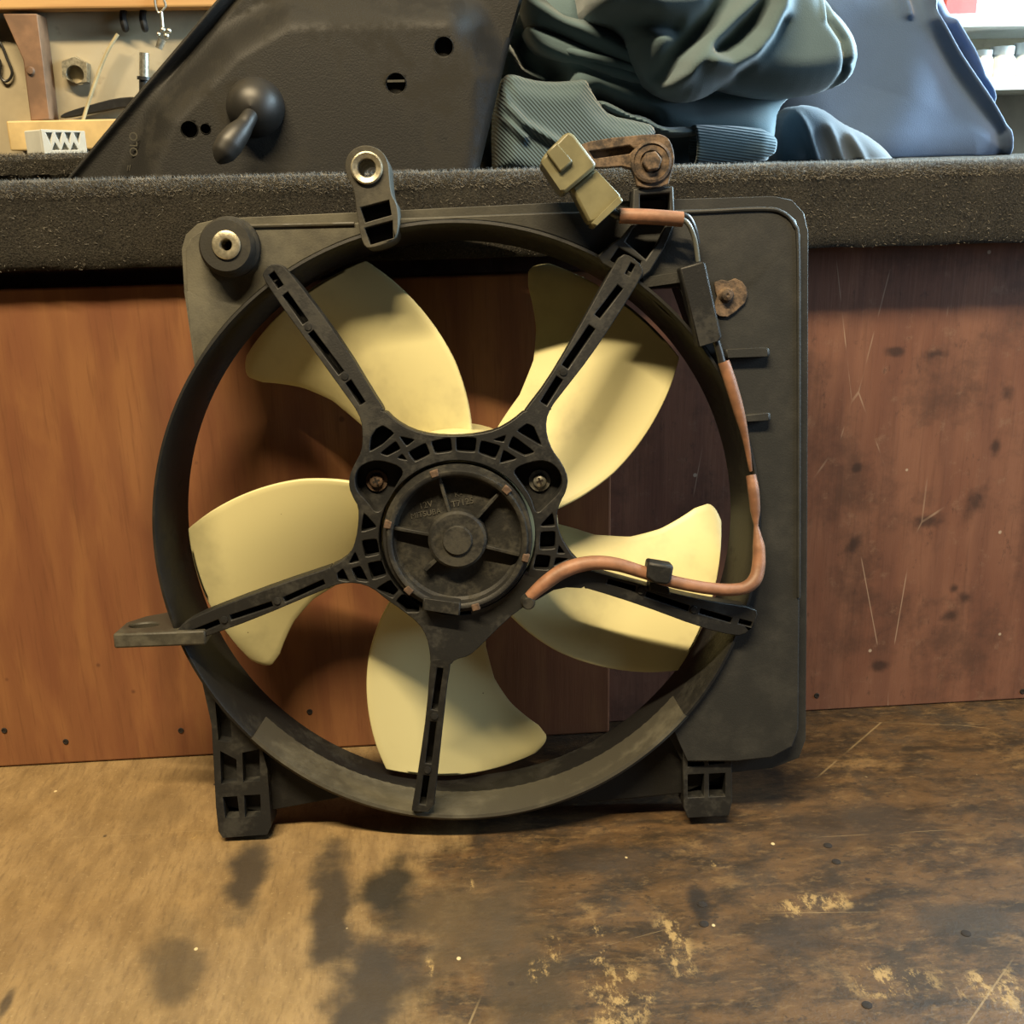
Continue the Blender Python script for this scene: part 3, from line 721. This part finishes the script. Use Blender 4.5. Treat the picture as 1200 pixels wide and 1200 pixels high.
# ------------------------------------------------------------------ things on the ledge
def seg_dist(X, Y, pts, closed):
    """distance of grid points to a polyline"""
    D = np.full(X.shape, 1e9); NX = np.zeros(X.shape); NY = np.zeros(X.shape)
    n = len(pts)
    for i in range(n if closed else n-1):
        ax, ay = pts[i]; bx, by = pts[(i+1) % n]
        L2 = (bx-ax)**2+(by-ay)**2+1e-9
        tt = np.clip(((X-ax)*(bx-ax)+(Y-ay)*(by-ay))/L2, 0, 1)
        px, py = ax+tt*(bx-ax), ay+tt*(by-ay); d = np.hypot(X-px, Y-py)
        m = d < D; D = np.where(m, d, D); NX = np.where(m, px, NX); NY = np.where(m, py, NY)
    return D, NX, NY
def inside(X, Y, pts):
    r = np.zeros(X.shape, bool); n = len(pts)
    for i in range(n):
        (x1, y1), (x2, y2) = pts[i], pts[(i+1) % n]
        c = ((y1 > Y) != (y2 > Y)) & (X < (x2-x1)*(Y-y1)/((y2-y1) if y2 != y1 else 1e-9)+x1)
        r ^= c
    return r
def relief(name, out, Y, hf, mat, parent=None, step=4, back=.02, sm=2, lean=0.0, **k):
    """solid body with outline `out`, front surface raised by hf(x, y, distance to outline) and a real back"""
    out = [(q.x, q.y) for q in chaikin([Vector(q) for q in out], sm)] if sm else list(out)
    xs = [q[0] for q in out]; ys = [q[1] for q in out]
    gx = np.arange(min(xs)-step, max(xs)+2*step, step); gy = np.arange(min(ys)-step, max(ys)+2*step, step)
    X, Yg = np.meshgrid(gx, gy); ins = inside(X, Yg, out); D, NX, NY = seg_dist(X, Yg, out, True)
    near = ins | (D < step*1.45)
    X = np.where(ins, X, NX); Yg = np.where(ins, Yg, NY); D = np.where(ins, D, 0)
    H = hf(X, Yg, D)
    ny, nx = X.shape; idx = -np.ones(X.shape, int); vs_ = []
    for j in range(ny):
        for i in range(nx):
            if near[j, i]:
                q = on_wall(X[j, i], Yg[j, i], Y); idx[j, i] = len(vs_); vs_.append((q.x, Y-H[j, i]+lean*(q.z-LT), max(q.z, LT+.0003)))
    fs = []
    for j in range(ny-1):
        for i in range(nx-1):
            f = [idx[j, i], idx[j+1, i], idx[j+1, i+1], idx[j, i+1]]
            if min(f) >= 0 and (ins[j, i] or ins[j+1, i] or ins[j, i+1] or ins[j+1, i+1]): fs.append(tuple(int(v) for v in f))
    # close the back
    edges = {}
    for f in fs:
        for a, b in zip(f, f[1:]+f[:1]): edges[(a, b)] = 1
    n = len(vs_)
    vs_ += [(x, Y+back+lean*(z-LT), z) for x, y, z in vs_]
    fs2 = [tuple(v+n for v in reversed(f)) for f in fs]
    side = [(b, a, a+n, b+n) for (a, b) in edges if (b, a) not in edges]
    return mesh(name, vs_, fs+fs2+side, mat, parent, **k)
def ridge(X, Y, pts, r): return np.exp(-(seg_dist(X, Y, pts, False)[0]/r)**2)
def sstep(x, a, b): t_ = np.clip((x-a)/(b-a), 0, 1); return t_*t_*(3-2*t_)
def dome(D, R): return np.sqrt(np.clip(1-(1-np.clip(D/R, 0, 1))**2, 0, 1))

def relief_rows(name, left, right, Y, hf, mat, parent=None, rows=90, cols=140, back=.012, lean=0.0, **k):
    y0, y1 = left[0][1], left[-1][1]; vs_, fs = [], []
    L = lambda pts, y: float(np.interp(y, [q[1] for q in pts], [q[0] for q in pts]))
    for j in range(rows+1):
        y = y0+(y1-y0)*j/rows; xl, xr = L(left, y), L(right, y)
        x = xl+(xr-xl)*np.linspace(0, 1, cols+1)**1.5
        H = hf(x, np.full_like(x, y), np.minimum(x-xl, xr-x))
        for i in range(cols+1):
            q = on_wall(x[i], y, Y); z = max(q.z, LT+.0005); vs_.append((q.x, Y-float(H[i])+lean*(q.z-LT), z))
    n = len(vs_); m = cols+1
    vs_ += [(a, Y+back+lean*(c-LT), c) for a, b, c in vs_]
    for j in range(rows):
        for i in range(cols):
            f = (j*m+i, (j+1)*m+i, (j+1)*m+i+1, j*m+i+1); fs += [f, tuple(v+n for v in reversed(f))]
    rim = [i for i in range(m)]+[j*m+cols for j in range(1, rows+1)]+[rows*m+i for i in range(cols-1, -1, -1)]+[j*m for j in range(rows-1, 0, -1)]
    for a, b in zip(rim, rim[1:]+rim[:1]): fs.append((a, b, b+n, a+n))
    return mesh(name, vs_, fs, mat, parent, **k)
# black mirror trim
YS = .775
M['trim'] = plastic('grained_black_trim', (.011, .011, .0105), (.026, .024, .019), .5, .6, 12, .5)
boss = [(190, 230), (222, 150), (290, 78), (345, 45), (522, 41), (548, 95), (535, 240)]
def trim_h(X, Y, D):
    d = seg_dist(X, Y, boss, True)[0]; d = np.where(inside(X, Y, boss), 0, d)
    h = .004+.022*(1-sstep(d, 4, 62))
    h += .004*dome(D, 5)-.004
    eD = seg_dist(X, Y, [(75, 214), (250, -2), (310, -75)], False)[0]
    h += .003*np.exp(-((eD-4)/5)**2)-.004*np.exp(-((eD-17)/4)**2)*sstep(-Y, -110, -60)
    return h
tb_ = on_wall(330, 214, YS)
trim = empty('mirror_trim', (tb_.x, YS, LT), 'black plastic triangular car mirror trim with a knob, on the ledge', 'car trim')
tp = relief_rows('trim_panel', [(310, -75), (250, -2), (160, 108), (102, 181), (75, 216)], [(640, -75), (613, 0), (585, 100), (556, 216)], YS, trim_h, M['trim'], trim, lean=.12, smooth=60)
def drill(o, cyl):
    cut = []
    for q, r in cyl:
        c = lathe('cut', [(.0001, -.006), (r, -.006), (r, .02), (.0001, .02)], None, None, c=(q.x, q.z), seg=24, fr=vert(q.y)); cut.append(c)
        bm = o.modifiers.new('b', 'BOOLEAN'); bm.object = c; bm.operation = 'DIFFERENCE'; bm.solver = 'EXACT'
    bpy.context.view_layer.update()
    me = bpy.data.meshes.new_from_object(o.evaluated_get(bpy.context.evaluated_depsgraph_get()))
    o.modifiers.clear(); o.data = me
    for c in cut: bpy.data.objects.remove(c)
def tq(x, y, h):
    q = on_wall(x, y, YS-h+.12*(on_wall(x, y, YS).z-LT)); return q
HO = []
for px, py, r in ((222, 152, .0050), (241, 151, .0030), (520, 55, .0058), (464, 98, .0062)):
    q = tq(px, py, .026); HO.append((q, r))
    lathe('clip_hole', [(r*.995, -.011), (r*.995, .0004), (r*1.06, .0009), (r*1.12, .0003), (r*1.13, -.001)], M['trim'], trim, c=(q.x, q.z), seg=24, fr=vert(q.y))
    lathe('clip_hole_floor', [(.0001, -.010), (r, -.010)], M['hole'], trim, c=(q.x, q.z), seg=16, fr=vert(q.y))
drill(tp, HO)
q = tq(464, 95, .0275)
box('clip_bar', (q.x-.0055, q.y-.0008, q.z-.0007), (q.x+.0055, q.y, q.z+.0007), M['letter'], trim)
q = tq(300, 126, .025)
M['knob'] = simple('knob_rubber', (.022, .021, .019), .48, 0, .2, 40)
kb = lathe('knob_boot', [(.0185, -.004), (.0182, .004), (.0172, .010), (.0145, .0165), (.0100, .021), (.0050, .0232), (.0001, .024)], M['knob'], trim, c=(q.x, q.z), seg=40, fr=vert(q.y), smooth=80)
tube('knob_lever', spline([tq(297, 128, .038), tq(291, 139, .048), tq(284, 150, .052), tq(273, 163, .056), tq(264, 176, .058), tq(257, 188, .059), tq(255, 191, .059)], 6),
     [.0048, .0050, .0056, .0076, .0084, .0074, .0030, .0006], M['knob'], trim, 20, smooth=80)
def wall_text(body, px, py, h, size, rot, mat, parent):
    cu = bpy.data.curves.new('lettering', 'FONT'); cu.body = body; cu.size = size; cu.extrude = .0002; cu.align_x = 'CENTER'; cu.align_y = 'CENTER'
    o = bpy.data.objects.new('tmp', cu); COL.objects.link(o); bpy.context.view_layer.update()
    me = bpy.data.meshes.new_from_object(o.evaluated_get(bpy.context.evaluated_depsgraph_get())); bpy.data.objects.remove(o); bpy.data.curves.remove(cu)
    q = tq(px, py, h)
    me.transform(Matrix.Translation(q) @ Matrix.Rotation(radians(90), 4, 'X') @ Matrix.Rotation(radians(rot), 4, 'Z'))
    ob = bpy.data.objects.new('lettering', me); finish(ob, mat, parent, smooth=0); ob['label'] = 'small moulded characters'; return ob
wall_text('OLO', 157, 169, .0105, .0072, 84, M['letter'], trim)
wall_text('//', 151, 197, .0100, .0050, 0, M['letter'], trim)

# clothes
def cloth_mat(name, c, rib=None, sheen=.3):
    t = NT(name); n = t.noise(1400, 2); n2 = t.noise(16, 4)
    col = t.mix(t.ramp(n2, .3, .7), tuple(x*.85 for x in c), c)
    if rib:
        wv = t.wave(rib[0], .3, t.mapping((1, 1, 1), (0, 0, 0), (0, rib[1], 0)), 'X', 1)
        col = t.mix(t.ramp(wv, .2, .8, .30, 0), col, tuple(x*.35 for x in c)); t.bump(wv, .0008, .7)
    else: t.bump(n, .0006, .4)
    t.b.inputs['Sheen Weight'].default_value = sheen
    return t.out(col, .92, 0, .15)
TEAL = (.115, .178, .208)
M['fleece'] = cloth_mat('teal_grey_fleece', TEAL)
M['rib_l'] = cloth_mat('ribbed_cuff', TEAL, (165, .75))
M['rib_r'] = cloth_mat('ribbed_cuff_flat', TEAL, (165, 1.42))
M['navy'] = cloth_mat('navy_cloth', (.085, .135, .235))  # base colour lifted to carry the pale veil of glare over this garment
M['slate'] = cloth_mat('slate_cloth', (.09, .115, .14))
sw = empty('sweatshirt', (.16, .83, LT), 'crumpled teal-grey sweatshirt with ribbed cuffs heaped on the ledge', 'sweatshirt')
def body_h(X, Y, D):
    h = .030*dome(D, 45)
    h += .018*ridge(X, Y, [(612, 30), (660, 52), (740, 82)], 14)+.014*ridge(X, Y, [(622, 60), (690, 78), (745, 92)], 9)
    h += .022*ridge(X, Y, [(650, 90), (720, 118), (800, 150), (880, 155)], 26)
    h -= .045*ridge(X, Y, [(612, 50), (620, 75), (640, 92)], 15)+.03*ridge(X, Y, [(690, 118), (725, 132), (748, 142)], 9)
    return h
relief('body', [(545, 216), (552, 120), (590, 30), (600, -20), (960, -20), (940, 100), (897, 140), (897, 216)], .860, body_h, M['fleece'], sw, step=3.5, back=.06, smooth=80)
def strip_h(X, Y, D): return .020*dome(D, 16)+.008*ridge(X, Y, [(615, 5), (650, 25), (700, 48), (740, 70)], 9)
relief('fold', [(606, -30), (640, 2), (655, 17), (668, 22), (700, 24), (740, 44), (752, 80), (748, 98), (705, 76), (650, 44), (610, 34)], .822, strip_h, M['fleece'], sw, step=3, back=.03, smooth=80)
def strip2_h(X, Y, D): return .014*dome(D, 10)
relief('fold', [(612, 28), (640, 36), (700, 58), (752, 84), (756, 100), (735, 98), (690, 84), (640, 66), (622, 52)], .818, strip2_h, M['fleece'], sw, step=3, back=.03, smooth=80)
def cuffl_h(X, Y, D):
    h = .022*dome(D, 26)
    h += .006*ridge(X, Y, [(586, 100), (592, 125), (610, 145), (650, 168)], 4.5)+.005*ridge(X, Y, [(580, 118), (588, 140), (612, 162)], 4)
    h += .005*ridge(X, Y, [(596, 90), (640, 98), (684, 96), (700, 124), (715, 137), (760, 146)], 6)
    return h
relief('cuff', [(582, 112), (588, 92), (597, 86), (620, 94), (645, 97), (672, 95), (685, 93), (689, 102), (700, 122), (714, 136), (740, 141), (766, 147), (768, 165), (740, 216), (580, 216), (578, 150)],
       .800, cuffl_h, M['rib_l'], sw, step=3, back=.03, smooth=80, sm=1)
cy = [on_wall(x, y, .80) for x, y in ((812, 172), (835, 171), (865, 170), (890, 170), (908, 171))]
cuff = tube('cuff', spline(cy, 5), [.0145, .0138, .0125, .0110, .0050], M['rib_r'], sw, 40, caps=False, smooth=80)
sd = cuff.modifiers.new('thick', 'SOLIDIFY'); sd.thickness = .002
def rim_h(X, Y, D): return .016*dome(D, 10)
relief('hem', [(690, 120), (705, 117), (720, 124), (738, 134), (755, 136), (775, 150), (810, 148), (830, 152), (815, 160), (780, 162), (755, 150), (735, 142), (715, 134)], .806, rim_h, M['fleece'], sw, step=2.5, back=.02, smooth=80)
def hood_h(X, Y, D):
    h = .048*dome(D, 42)
    h += .013*ridge(X, Y, [(773, 104), (789, 92), (800, 70), (814, 53), (835, 32), (862, 10), (870, -20)], 9)
    h += .017*ridge(X, Y, [(815, 80), (834, 85), (857, 72), (873, 50), (886, 20), (892, -20)], 12)
    h -= .006*ridge(X, Y, [(820, 66), (838, 55), (858, 34), (880, -5)], 7)
    h -= .015*ridge(X, Y, [(768, 92), (778, 70), (800, 48), (830, 14), (850, -20)], 13)
    h -= .007*ridge(X, Y, [(893, 34), (882, 54), (868, 72), (850, 90)], 6)
    h -= .010*ridge(X, Y, [(700, 30), (745, 32), (775, 40)], 10)
    h += .010*ridge(X, Y, [(700, 8), (760, 12), (800, 10)], 16)
    h -= .008*ridge(X, Y, [(948, -20), (946, 30), (962, 55), (968, 85), (966, 105)], 5)-.004*ridge(X, Y, [(941, -20), (941, 30)], 4)
    h -= .004*ridge(X, Y, [(968, 82), (984, 78)], 4)
    return h
relief('hood', [(676, -40), (682, -5), (684, 16), (692, 28), (716, 34), (729, 44), (732, 60), (745, 85), (763, 107), (790, 120), (818, 119), (846, 102), (870, 109), (905, 115), (938, 114), (968, 107), (986, 98), (996, 76),
                (993, 50), (980, 28), (960, 8), (940, -40)], .800, hood_h, M['fleece'], sw, step=3, back=.05, sm=1, smooth=80)

nv = empty('navy_garment', (.40, .95, LT), 'dark navy garment draped in a heap on the right of the ledge', 'garment')
def navy_h(X, Y, D):
    h = .040*dome(D, 60)+.016*ridge(X, Y, [(1058, -20), (1064, 30), (1092, 70), (1130, 118), (1158, 152), (1166, 182)], 7)
    h -= .014*ridge(X, Y, [(1072, 20), (1102, 62), (1140, 110), (1160, 140)], 9)
    h += .010*ridge(X, Y, [(1100, 30), (1120, 60), (1135, 92), (1160, 115)], 6)
    h += .006*ridge(X, Y, [(1030, -20), (1035, 25)], 5)
    h += .012*ridge(X, Y, [(1000, 190), (1040, 120), (1050, 40)], 40)
    return h
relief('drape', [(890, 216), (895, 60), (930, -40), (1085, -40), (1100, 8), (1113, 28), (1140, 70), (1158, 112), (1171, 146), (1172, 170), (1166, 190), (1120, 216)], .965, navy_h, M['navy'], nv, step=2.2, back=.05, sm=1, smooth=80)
def knit_h(X, Y, D): return .022*dome(D, 26)+.005*ridge(X, Y, [(925, 130), (935, 155), (945, 185)], 5)+.004*ridge(X, Y, [(960, 150), (975, 190)], 5)+.004*ridge(X, Y, [(985, 160), (1000, 190)], 5)
relief('knit_hem', [(906, 216), (912, 150), (930, 122), (960, 125), (985, 145), (1010, 155), (1040, 178), (1060, 216)], .880, knit_h, M['slate'], nv, step=3, back=.03, smooth=80)

# ------------------------------------------------------------------ back wall things (left)
WY = WALLY
t = NT('pine'); g = t.noise(60, 4, .6, t.mapping((.06, 1, 1)))
M['pine'] = t.out(t.mix(t.ramp(g, .35, .7), (.62, .36, .13), (.48, .25, .085)), .6)
M['palepine'] = simple('pale_pine', (.66, .46, .19), .6, 0, .2, 30)
M['brownwood'] = simple('brown_wood', (.24, .125, .06), .7, 0, .35, 30)
M['white'] = simple('white_plastic', (.72, .74, .70), .4, 0, .08)
def plank(name, pts, Y, dep, mat, label, cat, back=None, **k):
    o = prism(name, [WL(pts, Y)], -dep, 0, mat, fr=vert(Y), **k); return tag(rebase(o), label, cat)
YSH = WY-.028
a = on_wall(-200, 14, YSH); b = on_wall(262, 3, YSH)
o = box('wall_shelf', (-.75, YSH, a.z), (.06, WY-.0005, a.z+.030), M['pine'], bevel=.002, smooth=0)
tag(rebase(o), 'orange pine shelf edge at the top left of the back wall', 'shelf')
YRL = WY-.035
o = box('wall_rail', (on_wall(8, 150, YRL).x, YRL, on_wall(50, 176, YRL).z), (.10, WY-.0005, on_wall(50, 141, YRL).z), M['palepine'], bevel=.0015, smooth=0)
tag(rebase(o), 'pale wooden rail along the back wall above the white plastic block', 'rail')
o = prism('shelf_bracket', [WL([(3, 16), (43, 16), (50, 70), (58, 140), (36, 142), (27, 70)], WY-.03)], -.0295, 0, M['brownwood'], fr=vert(WY-.03), bevel=.001)
tag(rebase(o), 'brown wooden bracket under the pine shelf', 'bracket')
lathe('bolt_head', [(.0001, .003), (.0030, .0028), (.0042, 0)], M['brownwood'], o, c=(on_wall(36, 83, WY-.03).x-o.location.x, on_wall(36, 83, WY-.03).z-o.location.z), seg=16, fr=lambda a, b, c: (a, WY-.03-c-o.location.y, b))
# hexagonal ring
hx = [(72, 72), (87, 66), (102, 74), (102, 96), (89, 98), (73, 90)]
c_ = on_wall(88, 87, WY-.012); rr = .0085
o = prism('hex_nut', [WL(hx, WY-.012), [(c_.x+rr*cos(a), c_.z+rr*sin(a)) for a in np.linspace(0, 2*pi, 25)[:-1]]], -.0115, 0, M['steel'], fr=vert(WY-.012), bevel=.0012)
tag(rebase(o), 'large hexagonal ring nut hanging on the back wall', 'nut')
W3 = lambda x, y, Y: on_wall(x, y, Y)
M['straw'] = simple('clear_tubing', (.50, .42, .25), .3, 0, .2)
o = tube('thin_tube', spline([W3(138, 40, WY-.018), W3(125, 62, WY-.018), W3(112, 95, WY-.018), W3(102, 125, WY-.018), W3(95, 150, WY-.018), W3(91, 172, WY-.018)], 5), .0018, M['straw'], None, 8)
tag(rebase(o), 'thin pale tube hanging in front of the back wall', 'tube')
o = tube('wire_loop', spline([W3(-14, 40, WY-.004), W3(0, 50, WY-.004), W3(8, 68, WY-.004), W3(14, 84, WY-.004), W3(11, 93, WY-.004), W3(5, 95, WY-.004), W3(0, 88, WY-.004), W3(0, 72, WY-.004), W3(-6, 66, WY-.004)], 6), .0014, M['wireblack'], None, 8)
tag(rebase(o), 'black wire loop hanging at the left edge of the wall', 'wire')
o = prism('wiper_arm', [chaikin(WL([(70, 136), (78, 131), (108, 122), (135, 115), (158, 113), (175, 116), (172, 124), (140, 126), (110, 132), (72, 139)], WY-.018), 1)], -.012, 0, M['black'], fr=vert(WY-.018), bevel=.001)
tag(rebase(o), 'long black tapered bar lying on the wooden rail', 'tool')
sd_ = empty('screwdriver', tuple(W3(169, 140, WY-.018)), 'upright chrome tool shaft with a dark handle behind the mirror trim', 'tool')
for nm, y0, y1, r, m in (('shaft', 62, 91, .0048, M['bright']), ('collar', 90, 94, .0070, M['wireblack']), ('handle', 93, 140, .0050, M['wireblack'])):
    tube(nm, [W3(169, y1, WY-.018), W3(169, y0, WY-.018)], r, m, sd_, 16)
hk = empty('hanging_shackle', tuple(W3(188, 60, WY-.0305)), 'small bright metal shackle hanging below the pine shelf', 'hardware')
tube('hook', spline([W3(181, -6, WY-.0305), W3(182, 6, WY-.0305), W3(186, 15, WY-.0305), W3(192, 10, WY-.0305), W3(194, 6, WY-.0305), W3(190, -6, WY-.0305)], 4), .0010, M['bright'], hk, 8)
tube('rod', [W3(189, 14, WY-.0305), W3(191, 34, WY-.0305)], .0017, M['bright'], hk, 10)
for x, y, r in ((191, 35, .0030), (198, 36, .0026), (186, 40, .0024), (195, 42, .0030)):
    q = W3(x, y, WY-.0305); lathe('knuckle', [(r*sin(a), r*cos(a)) for a in np.linspace(.02, pi-.02, 9)], M['bright'], hk, c=(q.x, q.z), seg=12, fr=vert(q.y))
tube('clevis', [W3(190, 46, WY-.0305), W3(186, 57, WY-.0305)], [.0042, .0034], M['bright'], hk, 12)
# white plastic block with truss front
YW = YB+.006
zb = zt+.0005
A_, B_ = on_wall(50, 165, YW), on_wall(102, 165, YW)
wx0, wx1 = A_.x, B_.x; hgt = on_wall(70, 151, YW).z-zb
def tri(i, up):
    w_ = (wx1-wx0-.004)/4; x = wx0+.002+i*w_
    return [(x+.0008, zb+hgt*.86), (x+w_-.0012, zb+hgt*.86), (x+w_*.5, zb+hgt*.38)] if not up else [(x+w_*.55, zb+hgt*.14), (x+w_*1.38, zb+hgt*.14), (x+w_*.97, zb+hgt*.46)]
blk = empty('plastic_block', ((wx0+wx1)/2, YW+.02, zb), 'white plastic block with triangular cut-outs on the carpeted step', 'plastic block')
RZ = Matrix.Translation((wx0, YW, zb)) @ Matrix.Rotation(radians(36), 4, 'Z') @ Matrix.Translation((-wx0, -YW, -zb))
frb = lambda a, b, c: tuple(RZ @ Vector((a, YW-c, b)))
prism('truss_face', [[(wx0, zb), (wx1, zb), (wx1, zb+hgt*.92), (wx0, zb+hgt)]]+[tri(i, False) for i in range(4)]+[tri(i, True) for i in range(3)], -.003, 0, M['white'], blk, fr=frb, bevel=.0003, smooth=0)
prism('block_body', [[(wx0, zb), (wx1, zb), (wx1, zb+hgt*.92), (wx0, zb+hgt)]], -.036, -.0032, M['white'], blk, fr=frb, bevel=.0008, smooth=0)

# ------------------------------------------------------------------ back wall things (right)
YSR = WY-.12
for nm, py, lab in (('wall_shelf', 15, 'upper white shelf at the top right corner'), ('wall_shelf', 90, 'lower white shelf at the right edge')):
    q = on_wall(1190, py, YSR)
    o = box(nm, (q.x-.16, YSR, q.z-.012), (q.x+.5, WY-.0005, q.z), M['white'], bevel=.001, smooth=0); tag(rebase(o), lab, 'shelf')
q = on_wall(1126, 15, YSR+.02)
o = box('red_box', (q.x-.016, YSR+.02, on_wall(1126, 15, YSR).z+.0005), (q.x+.016, YSR+.06, q.z+.035), simple('red_card', (.5, .06, .05), .6), bevel=.001, smooth=0)
tag(rebase(o), 'red box on the upper right shelf', 'box')
zc = on_wall(1190, 90, YSR).z
for i, px in enumerate((1150, 1172, 1198)):
    q = on_wall(px, 85, YSR+.03); r = (.011, .014, .013)[i]
    o = lathe('white_jar', [(.0001, 0), (r, 0), (r*1.05, .004), (r, .016), (r*.75, .021), (r*.8, .022), (r*.8, .026+.003*i), (.0001, .027+.003*i)], M['white'], None, c=(q.x, q.y), seg=24, fr=lambda a, b, c: (a, b, c+zc+.0005))
    tag(rebase(o), ('small white jar beside the navy garment on the lower right shelf', 'middle white jar on the lower right shelf', 'white jar on the lower right shelf at the photo edge')[i], 'jar')

for x0, px in enumerate((145, 168)):
    o = tube('wall_hook', spline([W3(px, 12, WY-.004), W3(px-1, 20, WY-.012), W3(px+1, 30, WY-.014), W3(px+2, 34, WY-.008)], 4), .0035, M['black'], None, 8)
    tag(rebase(o), ('dark hook under the pine shelf, nearer the hexagonal nut', 'dark hook under the pine shelf, nearer the metal shackle')[x0], 'hook', 'hooks under the pine shelf')
